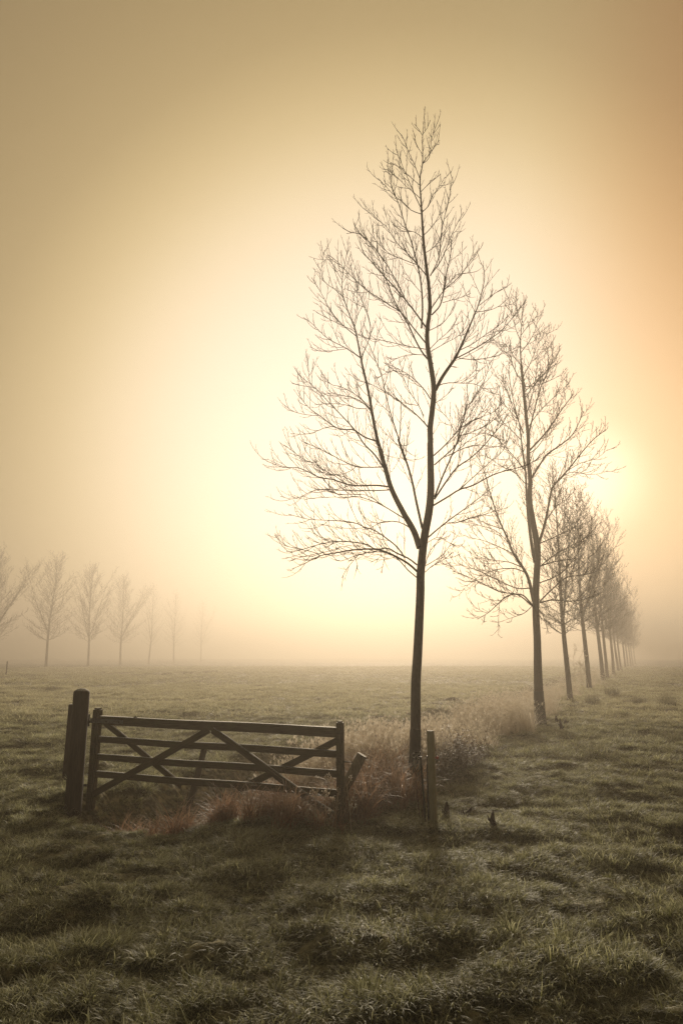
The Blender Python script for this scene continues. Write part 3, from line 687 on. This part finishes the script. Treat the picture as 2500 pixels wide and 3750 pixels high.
def pigtail(px0, py0, px1, py1, Y, label, flip):
    a = AT(px0, py0, Y); b = AT(px1, py1, Y); d = unit(b-a); L = np.linalg.norm(b-a)
    root = empty('pigtail_stake', tuple(a)); tag(root, label, 'stake', PG)
    m = MB(); m.tube([np.zeros(3)-d*.08, d*(L-.14)], [.0045, .0045], 6); m.build('rod', M_RUST, root)
    m = MB(); m.tube([d*(L-.15), d*(L-.12), d*(L-.05)], [.010, .009, .005], 8); m.build('grip', M_CLEAR, root)
    m = MB(); th = np.linspace(0, 2*np.pi*1.35, 22); c = d*(L-.012)
    q = [d*(L-.05)] + [c+np.array([flip*.018*math.sin(t), .010*(t/6-.5), -.024*math.cos(t)+.0]) for t in th]
    m.tube(q, np.full(len(q), .0034), 6); m.build('loop', M_CLEAR, root)
pigtail(1537, 3013, 1514, 2762, 7.97, 'rusty pigtail rod farthest left of the stakes, in front of the black tree foot', 1)
pigtail(1547, 3017, 1532, 2766, 7.99, 'rusty pigtail rod just left of the thick black stake', -1)
pigtail(1551, 3012, 1540, 2756, 8.03, 'rusty pigtail rod half hidden behind the thick black stake, highest loop', 1)
def stub(px, py, h, w, label, seed):
    p = G(px, py); z = hz(p[0], p[1]); rr = np.random.default_rng(seed); P = []
    zs = np.linspace(-.05, h, 7); le = rr.normal(0, .25, 2)
    P = np.stack([le[0]*zs+rr.normal(0, .004, 7), le[1]*zs, zs], -1)
    m = MB(); m.tube(P, w*np.array([1.1, 1.0, .9, .95, .7, .5, .15]), 8)
    for q in range(3):
        az = rr.uniform(0, 6.28); m.tube([P[1+q], P[1+q]+[w*1.3*math.cos(az), w*1.3*math.sin(az), .03], P[1+q]+[w*1.6*math.cos(az), w*1.6*math.sin(az), .07]], [w*.5, w*.4, w*.1], 5)
    o = m.build('wood_stub', M_STUB); o.location = (p[0], p[1], z)
    return tag(o, label, 'stub', 'small dark wood stubs in the grass')
stub(1803, 3040, .16, .034, 'pointed dark stub alone in the grass right of the pale round stake', 1)
stub(1632, 3000, .17, .035, 'dark stub closest to the pale round stake on its right', 2)
stub(1698, 2980, .15, .03, 'small dark stub between the round stake and the lone pointed stub', 3)
stub(2057, 2675, .30, .045, 'tallest dark stub, right of the second tree foot', 4)
stub(2038, 2642, .24, .06, 'blunt dark stub near the second tree foot', 5)
stub(2067, 2655, .20, .05, 'small dark stub rightmost by the second tree foot', 6)
log('far_stake', (at_depth(22, 64), 64, -.2), (at_depth(23, 64)+.0, 64, 1.3), .06, M_POST, 'tiny dark stake at the far left edge of the foggy field', 'stake', seed=3, k=8)

# ------------------------------------------------------------------ grass
def blades(n, rad, L, th0, curl, width, segs, r_, comb=1.0, radial=0.0):
    """n bent blades round the origin; returns verts, quads, tip, var"""
    a0 = r_.uniform(0, 2*np.pi, n); rr = rad*np.sqrt(r_.uniform(0, 1, n)); bx, by = rr*np.cos(a0), rr*np.sin(a0)
    az = r_.normal(0, comb, n) if comb < 3 else r_.uniform(0, 2*np.pi, n)
    if radial: az = a0 + r_.normal(0, .55, n)
    l = r_.uniform(L[0], L[1], n); t0 = np.radians(r_.uniform(*th0, n)); cu = np.radians(r_.uniform(*curl, n))
    if radial: t0 = t0*.4 + np.radians(radial)*rr/rad
    w = r_.uniform(*width, n)
    t = np.linspace(0, 1, segs+1); th = t0[:, None]+cu[:, None]*t[None, :]**1.3
    ds = l[:, None]/segs
    sx_ = np.concatenate([np.zeros((n, 1)), np.cumsum(np.sin(th[:, :-1])*ds, 1)], 1); sz = np.concatenate([np.zeros((n, 1)), np.cumsum(np.cos(th[:, :-1])*ds, 1)], 1)
    X = bx[:, None]+sx_*np.cos(az)[:, None]; Y = by[:, None]+sx_*np.sin(az)[:, None]; Z = sz-.02
    ww = w[:, None]*(1-.85*t[None, :]**2)*.5
    tw = az+r_.normal(0, .5, n)
    ox = -np.sin(tw)[:, None]*ww; oy = np.cos(tw)[:, None]*ww
    V = np.stack([np.stack([X-ox, Y-oy, Z], -1), np.stack([X+ox, Y+oy, Z], -1)], 2)      # n, segs+1, 2, 3
    m = (segs+1)*2; i = (np.arange(n)*m)[:, None]+(np.arange(segs)*2)[None, :]
    Q = np.stack([i, i+1, i+3, i+2], -1).reshape(-1, 4)
    tip = np.broadcast_to(t[None, :, None], (n, segs+1, 2)).reshape(-1); var = np.broadcast_to(r_.uniform(0, 1, n)[:, None, None], (n, segs+1, 2)).reshape(-1)
    return V.reshape(-1, 3), Q, tip, var
def tuft_set(name, mat, count, fn):
    c = bpy.data.collections.new(name)
    for i in range(count):
        mb = MB(); fn(mb, np.random.default_rng(100+i))
        o = mb.build(name, mat); COL.objects.unlink(o); c.objects.link(o)
    return c
def scatter(name, coll, ncoll, P, rot, scl, r_, idx=None):
    m = bpy.data.meshes.new(name); m.vertices.add(len(P)); m.vertices.foreach_set('co', P.astype(np.float32).ravel())
    a = m.attributes.new('rot', 'FLOAT_VECTOR', 'POINT'); a.data.foreach_set('vector', rot.astype(np.float32).ravel())
    a = m.attributes.new('scl', 'FLOAT_VECTOR', 'POINT'); a.data.foreach_set('vector', scl.astype(np.float32).ravel())
    a = m.attributes.new('idx', 'INT', 'POINT'); a.data.foreach_set('value', (r_.integers(0, ncoll, len(P)) if idx is None else idx).astype(np.int32))
    o = bpy.data.objects.new(name, m); COL.objects.link(o); tag(o, kind='stuff')
    ng = bpy.data.node_groups.new(name, 'GeometryNodeTree')
    ng.interface.new_socket('Geometry', in_out='INPUT', socket_type='NodeSocketGeometry'); ng.interface.new_socket('Geometry', in_out='OUTPUT', socket_type='NodeSocketGeometry')
    gi = ng.nodes.new('NodeGroupInput'); go = ng.nodes.new('NodeGroupOutput'); ip = ng.nodes.new('GeometryNodeInstanceOnPoints')
    ci = ng.nodes.new('GeometryNodeCollectionInfo'); ci.inputs['Collection'].default_value = coll; ci.inputs['Separate Children'].default_value = True; ci.inputs['Reset Children'].default_value = True
    def na(n_, ty):
        x = ng.nodes.new('GeometryNodeInputNamedAttribute'); x.data_type = ty; x.inputs[0].default_value = n_; return x.outputs[0]
    er = ng.nodes.new('FunctionNodeEulerToRotation')
    ng.links.new(na('rot', 'FLOAT_VECTOR'), er.inputs[0]); ng.links.new(er.outputs[0], ip.inputs['Rotation'])
    ng.links.new(na('scl', 'FLOAT_VECTOR'), ip.inputs['Scale']); ng.links.new(na('idx', 'INT'), ip.inputs['Instance Index'])
    ip.inputs['Pick Instance'].default_value = True
    ng.links.new(ci.outputs[0], ip.inputs['Instance']); ng.links.new(gi.outputs[0], ip.inputs['Points']); ng.links.new(ip.outputs[0], go.inputs[0])
    md = o.modifiers.new('scatter', 'NODES'); md.node_group = ng
    return o
def wedge(r0, r1, dens, r_, half=36):
    A = R(2*half)/2*(r1*r1-r0*r0); n = int(A*dens)
    r = np.sqrt(r_.uniform(r0*r0, r1*r1, n)); a = np.radians(r_.uniform(-half, half, n))
    return r*np.sin(a), r*np.cos(a)
short = tuft_set('grass_tuft', M_GRASS, 8, lambda mb, r_: [mb.add(v, q, tip=t, var=u) for v, q, t, u in [blades(64, .11, (.06, .15), (8, 72), (30, 125), (.0035, .0075), 4, r_, 1.5)]])
def clump(mb, r_):                     # a dome of blades that lean outwards, frost on their tips
    v, q, t, u = blades(140, .10, (.07, .15), (0, 40), (30, 100), (.0035, .0075), 4, r_, 9, 52); mb.add(v, q, tip=t, var=u*.8)
    v, q, t, u = blades(36, .11, (.06, .125), (0, 45), (40, 130), (.008, .013), 5, r_, 9, 50); mb.add(v, q, tip=t, var=1.0)
for i in range(6):
    mb = MB(); clump(mb, np.random.default_rng(160+i)); o = mb.build('grass_tuft_x', M_GRASS); COL.objects.unlink(o); short.objects.link(o)
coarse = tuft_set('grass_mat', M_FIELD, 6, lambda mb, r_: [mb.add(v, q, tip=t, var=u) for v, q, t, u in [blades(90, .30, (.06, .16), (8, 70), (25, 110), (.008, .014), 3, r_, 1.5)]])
P_, R_, S_, I_ = [], [], [], []
def add_grass(x, y, sc, zs, idx0, nidx, r_):
    a, d = ditch_coords(x, y)
    keep = ~((np.abs(d) < .62) & (a > -2.4)); keep &= ~((np.abs(d) < 1.15) & (a > -3.0) & (a < 8) & (r_.uniform(0, 1, len(x)) < .75)); x, y = x[keep], y[keep]
    n = len(x); z = height(x, y)
    f = noise2(x*.8, y*.8, 21)*2.2 - 1.2 + r_.normal(0, .5, n)
    cl = noise2(x*2.6, y*2.9, 24)
    s = sc*r_.uniform(.7, 1.25, n)*(1+.25*noise2(x*1.7, y*1.7, 22)+.17*cl)
    P_.append(np.c_[x, y, z]); R_.append(np.c_[r_.normal(0, .12, n), r_.normal(0, .12, n), f]); S_.append(np.c_[s, s, s*zs*(1+.25*noise2(x*1.1, y*1.1, 23)+.25*cl)]); I_.append(idx0+r_.integers(0, nidx, n))
gr = np.random.default_rng(77)
x, y = wedge(2.9, 6, 150, gr); add_grass(x, y, .9, .72, 0, 8, gr)
x, y = wedge(6, 12, 105, gr); add_grass(x, y, .95, .72, 0, 8, gr)
x, y = wedge(12, 22, 50, gr, 34); add_grass(x, y, 1.2, .7, 0, 8, gr)
x, y = wedge(2.9, 12, 42, gr); add_grass(x, y, .72, 1.0, 8, 6, gr)
x, y = wedge(12, 26, 17, gr, 34); add_grass(x, y, 1.1, .9, 8, 6, gr)
scatter('grass', short, 8, np.concatenate(P_), np.concatenate(R_), np.concatenate(S_), gr, np.concatenate(I_))
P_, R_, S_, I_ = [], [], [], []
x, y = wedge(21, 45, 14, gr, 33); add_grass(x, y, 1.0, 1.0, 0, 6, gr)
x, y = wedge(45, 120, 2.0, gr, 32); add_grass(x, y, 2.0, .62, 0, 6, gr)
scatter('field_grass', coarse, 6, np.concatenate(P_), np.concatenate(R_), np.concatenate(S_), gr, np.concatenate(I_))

# tall dead grass on the ditch bank: straw with frosted seed heads, rust brown sedge round the gate, low dark weeds
def tall(mb, r_, n=24, L=(.35, .72)):
    v, q, t, u = blades(n, .14, L, (3, 30), (20, 120), (.0035, .0065), 6, r_, 9); mb.add(v, q, tip=t, var=u)
    v, q, t, u = blades(12, .14, (.45, .85), (3, 30), (25, 120), (.008, .015), 7, r_, 9); mb.add(v, q, tip=.35+.65*t, var=1.0)
    for k in range(13):                              # stems with feathery heads
        az = r_.uniform(0, 6.28); le = r_.uniform(.05, .35); h = r_.uniform(.45, .95); b = np.array([r_.normal(0, .08), r_.normal(0, .08), 0])
        P = np.array([b+np.array([math.cos(az)*le*s*s*h, math.sin(az)*le*s*s*h, h*s]) for s in np.linspace(0, 1, 5)])
        n0 = mb.n; mb.tube(P, np.linspace(.0022, .0014, 5), 3, False)
        mb.att['tip'].append(np.full(mb.n-n0, .8)); mb.att['var'].append(np.full(mb.n-n0, .8))
        v, q, t, u = blades(9, .010, (.04, .10), (8, 55), (0, 60), (.004, .007), 2, r_, 9)
        mb.add(v+P[-1]-[0, 0, .04], q, tip=.6+.4*t, var=u)
straw = tuft_set('straw_tuft', M_STRAW, 6, tall)
sedge = tuft_set('sedge_tuft', M_RUSTY, 6, lambda mb, r_: [mb.add(v, q, tip=t, var=u) for v, q, t, u in [blades(44, .12, (.30, .66), (0, 28), (40, 150), (.005, .009), 7, r_, 9), blades(10, .12, (.35, .7), (0, 30), (50, 150), (.009, .015), 7, r_, 9)]])
def weedy(mb, r_):
    for k in range(7):
        az = r_.uniform(0, 6.28); h = r_.uniform(.25, .6); P = shoot(np.array([r_.normal(0, .08), r_.normal(0, .08), 0]), np.array([math.cos(az)*.4, math.sin(az)*.4, 1]), h, 6, .1, .14, r_)
        n0 = mb.n; mb.tube(P, np.linspace(.0035, .0018, len(P)), 3, False)
        mb.att.setdefault('tip', []).append(np.full(mb.n-n0, .4)); mb.att.setdefault('var', []).append(np.full(mb.n-n0, .3))
        for p in P[2:]:
            v, q, t, u = blades(5, .03, (.025, .06), (30, 110), (10, 60), (.006, .012), 2, r_, 9); mb.add(v+p, q, tip=t, var=u)
weeds = tuft_set('weed_tuft', M_WEED, 6, weedy)
def bank(name, coll, n_try, fn, scf, r_, y0, y1, half=36, pw=1.0):
    """points thrown over the ground between y0 and y1 ahead, kept where fn says so"""
    yy = y0+(y1-y0)*r_.uniform(0, 1, n_try)**pw; xx = r_.uniform(-1, 1, n_try)*yy*math.tan(R(half))
    p = fn(xx, yy); k = r_.uniform(0, 1, n_try) < p; xx, yy = xx[k], yy[k]; n = len(xx)
    s = scf(xx, yy)*r_.uniform(.7, 1.25, n)
    P = np.c_[xx, yy, height(xx, yy)-.01]; rot = np.c_[r_.normal(0, .16, n), r_.normal(0, .16, n), r_.uniform(0, 6.28, n)]
    return scatter(name, coll, 6, P, rot, np.c_[s, s, s], r_)
def straw_p(x, y):
    o = row_offset(x, y); e = noise2(x*.9, y*.9, 31)*.35
    return smooth(-2.5, -1.9, o+e)*(1-smooth(-.25, .15, o+e))*smooth(9.6, 10.8, y)*np.where(y > 25, .6, 1.0)*np.clip(.55+.7*noise2(x*.6, y*.6, 35), 0, 1)
b_ = np.random.default_rng(8)
bank('tall_straw', straw, 25000, straw_p, lambda x, y: .72+.14*noise2(x*.7, y*.7, 33)-.18*smooth(24, 40, y), b_, 9, 34, 34)
bank('far_straw', straw, 26000, lambda x, y: straw_p(x, y)*.8, lambda x, y: .75+0*x, b_, 33, 90, 33)
SEDGE = [(600, 2945, .42, .8), (680, 2985, .36, 1), (770, 3008, .34, 1), (655, 3035, .26, .8), (560, 3000, .26, .7), (1020, 3030, .26, .8), (1090, 3032, .28, 1), (1150, 3040, .22, .8), (1300, 2975, .36, .9),
         (1340, 2890, .5, .9), (1400, 2850, .5, .9), (1440, 2900, .4, .8), (1380, 2940, .4, .9), (1320, 3000, .26, .7), (470, 2965, .22, .5), (380, 2965, .2, .5)]
def sedge_p(x, y):
    p = np.zeros_like(x)
    for px, py, rad, k in SEDGE:
        c = G(px, py); p = np.maximum(p, k*np.exp(-((x-c[0])**2+((y-c[1])*1.1)**2)/(rad*.75)**2))
    a, d = ditch_coords(x, y)
    rim = smooth(.55, .8, -d)*(1-smooth(1.0, 1.3, -d))*smooth(-2.4, -1.4, a)*(1-smooth(3, 5, a))*.7
    return np.clip(np.maximum(p, rim), 0, 1)*np.clip(.75+.6*noise2(x*1.6, y*1.6, 41), 0, 1)
bank('rust_sedge', sedge, 15000, sedge_p, lambda x, y: .80+.25*smooth(-.2, .4, x)+.08*noise2(x*2, y*2, 43), b_, 7.2, 17, 30)
def weed_p(x, y):
    o = row_offset(x, y)
    return np.clip(np.exp(-(((x-1.75)/.65)**2+((y-11.6)/1.0)**2))*1.2, 0, 1)*(o < .25)
bank('dead_weeds', weeds, 2600, weed_p, lambda x, y: 1.0+0*x, b_, 9.5, 14, 25)

# tussocks of rush, each a plant of its own
TGRP = 'rush tussocks in the field'
TUS = [(2240, 2548, .62, 1.0, 'broad dark rush tussock right of the third and fourth trees'), (2169, 2572, .5, .8, 'rush tussock below the fourth tree at the edge of the straw'),
       (2443, 2584, .62, 1.0, 'large rush tussock at the right edge of the field'), (2339, 2572, .4, .8, 'low rush tussock between the broad dark one and the right edge'),
       (2095, 2612, .5, .55, 'upright rush tussock just right of the second tree'), (2475, 2712, .34, .9, 'flat tussock in place of a dark hollow lowest on the right edge'),  # lowest right tussock stands in for a dark hollow in the grass
       (195, 2526, .42, 1.3, 'spiky rush tussock nearest above the round gate post'), (129, 2494, .38, 1.8, 'long low tussock far left behind the spiky one'),
       (247, 2486, .4, 2.0, 'wide low tussock right of the far left one'), (333, 2484, .3, 1.8, 'thin low tussock third from the left in the foggy field'),
       (511, 2474, .3, 2.2, 'faint low tussock in the middle of the foggy field'), (614, 2471, .4, 1.8, 'darker far tussock left of the field centre'),
       (689, 2469, .4, 1.6, 'far tussock right beside the darker one'), (772, 2465, .35, 2.4, 'faintest far tussock nearest the bright fog'),
       (1335, 2705, .60, .75, 'green rush clump on the ditch bank left of the front tree'), (1175, 2722, .45, .4, 'narrow rush clump seen behind the right end of the gate')]
for i, (px, py, h, w, lab) in enumerate(TUS):
    p = G(px, py); r_ = np.random.default_rng(300+i); mb = MB(); far = max(1, p[1]/14)
    v, q, t, u = blades(240, .32*w, (.55*h, 1.15*h), (3, 38), (5, 70), (.004*far, .006*far), 4, r_, 9); mb.add(v, q, tip=t, var=u)
    o = mb.build('rush_tussock', M_TUSSOCK); o.location = (p[0], p[1], hz(p[0], p[1])-.03); tag(o, lab, 'tussock', TGRP)
# molehills on the far side of the ditch
for px, py, h, lab in ((1655, 2574, .16, 'dark molehill right of the front tree trunk on the far side of the ditch'), (1594, 2584, .13, 'small dark molehill close beside the front tree trunk, across the ditch'),
                       (1389, 2642, .12, 'dark molehill left of the front tree trunk above the straw')):
    p = G(px, py); mb = MB(); k, n = 20, 9; th = np.arange(k)*2*np.pi/k; V = []
    for i in range(n):
        rr = .42*(1-i/(n-1))+.01; zz = h*(1-(rr/.43)**2)-.04
        f = 1+.3*noise2(np.cos(th)*2+px, np.sin(th)*2, 5)+.15*noise2(np.cos(th)*5+px+i, np.sin(th)*5, 6)
        V.append(np.c_[rr*f*np.cos(th), .8*rr*f*np.sin(th), zz+.03*noise2(np.cos(th)*4*rr*8, np.sin(th)*4*rr*8+i, 7)])
    i = np.arange(n-1)[:, None]*k; j = np.arange(k)[None, :]; j2 = (j+1) % k
    mb.add(np.concatenate(V), [np.stack([i+j, i+j2, i+k+j2, i+k+j], -1).reshape(-1, 4), ((n-1)*k+np.arange(k))[None, :]])
    o = mb.build('molehill', M_SOIL); o.location = (p[0], p[1], hz(p[0], p[1])); tag(o, lab, 'molehill', 'molehills')
# dried flower stalks
def umbel(px, py, Y, h, lab, seed, cat='dried flower', s=1.0):
    x = at_depth(px, Y); r_ = np.random.default_rng(seed); z = hz(x, Y); mb = MB()
    P = shoot(np.zeros(3), np.array([r_.normal(0, .12), r_.normal(0, .12), 1]), h, 8, .2, .03, r_)
    def tb(P, r):
        n0 = mb.n; mb.tube(P, r, 4, False); mb.att.setdefault('tip', []).append(np.full(mb.n-n0, .5)); mb.att.setdefault('var', []).append(np.full(mb.n-n0, .5))
    tb(P, np.linspace(.004, .0022, len(P))*s)
    for k in range(6):
        i = r_.integers(3, len(P)); az = r_.uniform(0, 6.28)
        Q = shoot(P[i], np.array([math.cos(az)*.8, math.sin(az)*.8, .9]), h*r_.uniform(.15, .3), 4, .5, .05, r_); tb(Q, np.linspace(.0025, .0015, 5)*s)
        for e in range(9):
            d = unit(r_.normal(0, 1, 3)+[0, 0, 1.0])*r_.uniform(.015, .04)*s; tb(np.array([Q[-1], Q[-1]+d]), [.001*s, .001*s])
            v, q, t, u = blades(3, .003, (.008*s, .016*s), (0, 90), (0, 40), (.006*s, .011*s), 1, r_, 9); mb.add(v+Q[-1]+d+[0, 0, .02], q, tip=.7+.3*t, var=u)
    o = mb.build('dried_flower', M_STRAW); o.location = (x, Y, z); tag(o, lab, cat, 'dried flower stalks')
umbel(1150, 0, 7.75, .42, 'frosted dried flower stalk leftmost, before the lower right brace of the gate', 1)
umbel(1190, 0, 7.72, .47, 'frosted dried flower stalk in the middle of the bunch before the gate end', 2)
umbel(1212, 0, 7.70, .40, 'frosted dried flower stalk nearest left of the shutting stile', 3)
umbel(1222, 0, 8.05, .62, 'tallest frosted dried flower stalk behind the gate rails at the stile', 4)
umbel(1287, 0, 7.75, .50, 'dark dried flower stalk just right of the shutting stile', 5)
umbel(2108, 0, 33.5, 1.9, 'tall feathery dried plant between the third and fourth trees', 6, s=3.2)
umbel(2134, 0, 34, 1.7, 'shorter feathery dried plant close left of the fourth tree', 7, s=3.0)
umbel(2160, 0, 35, 1.75, 'feathery dried plant close right of the fourth tree', 8, s=3.0)
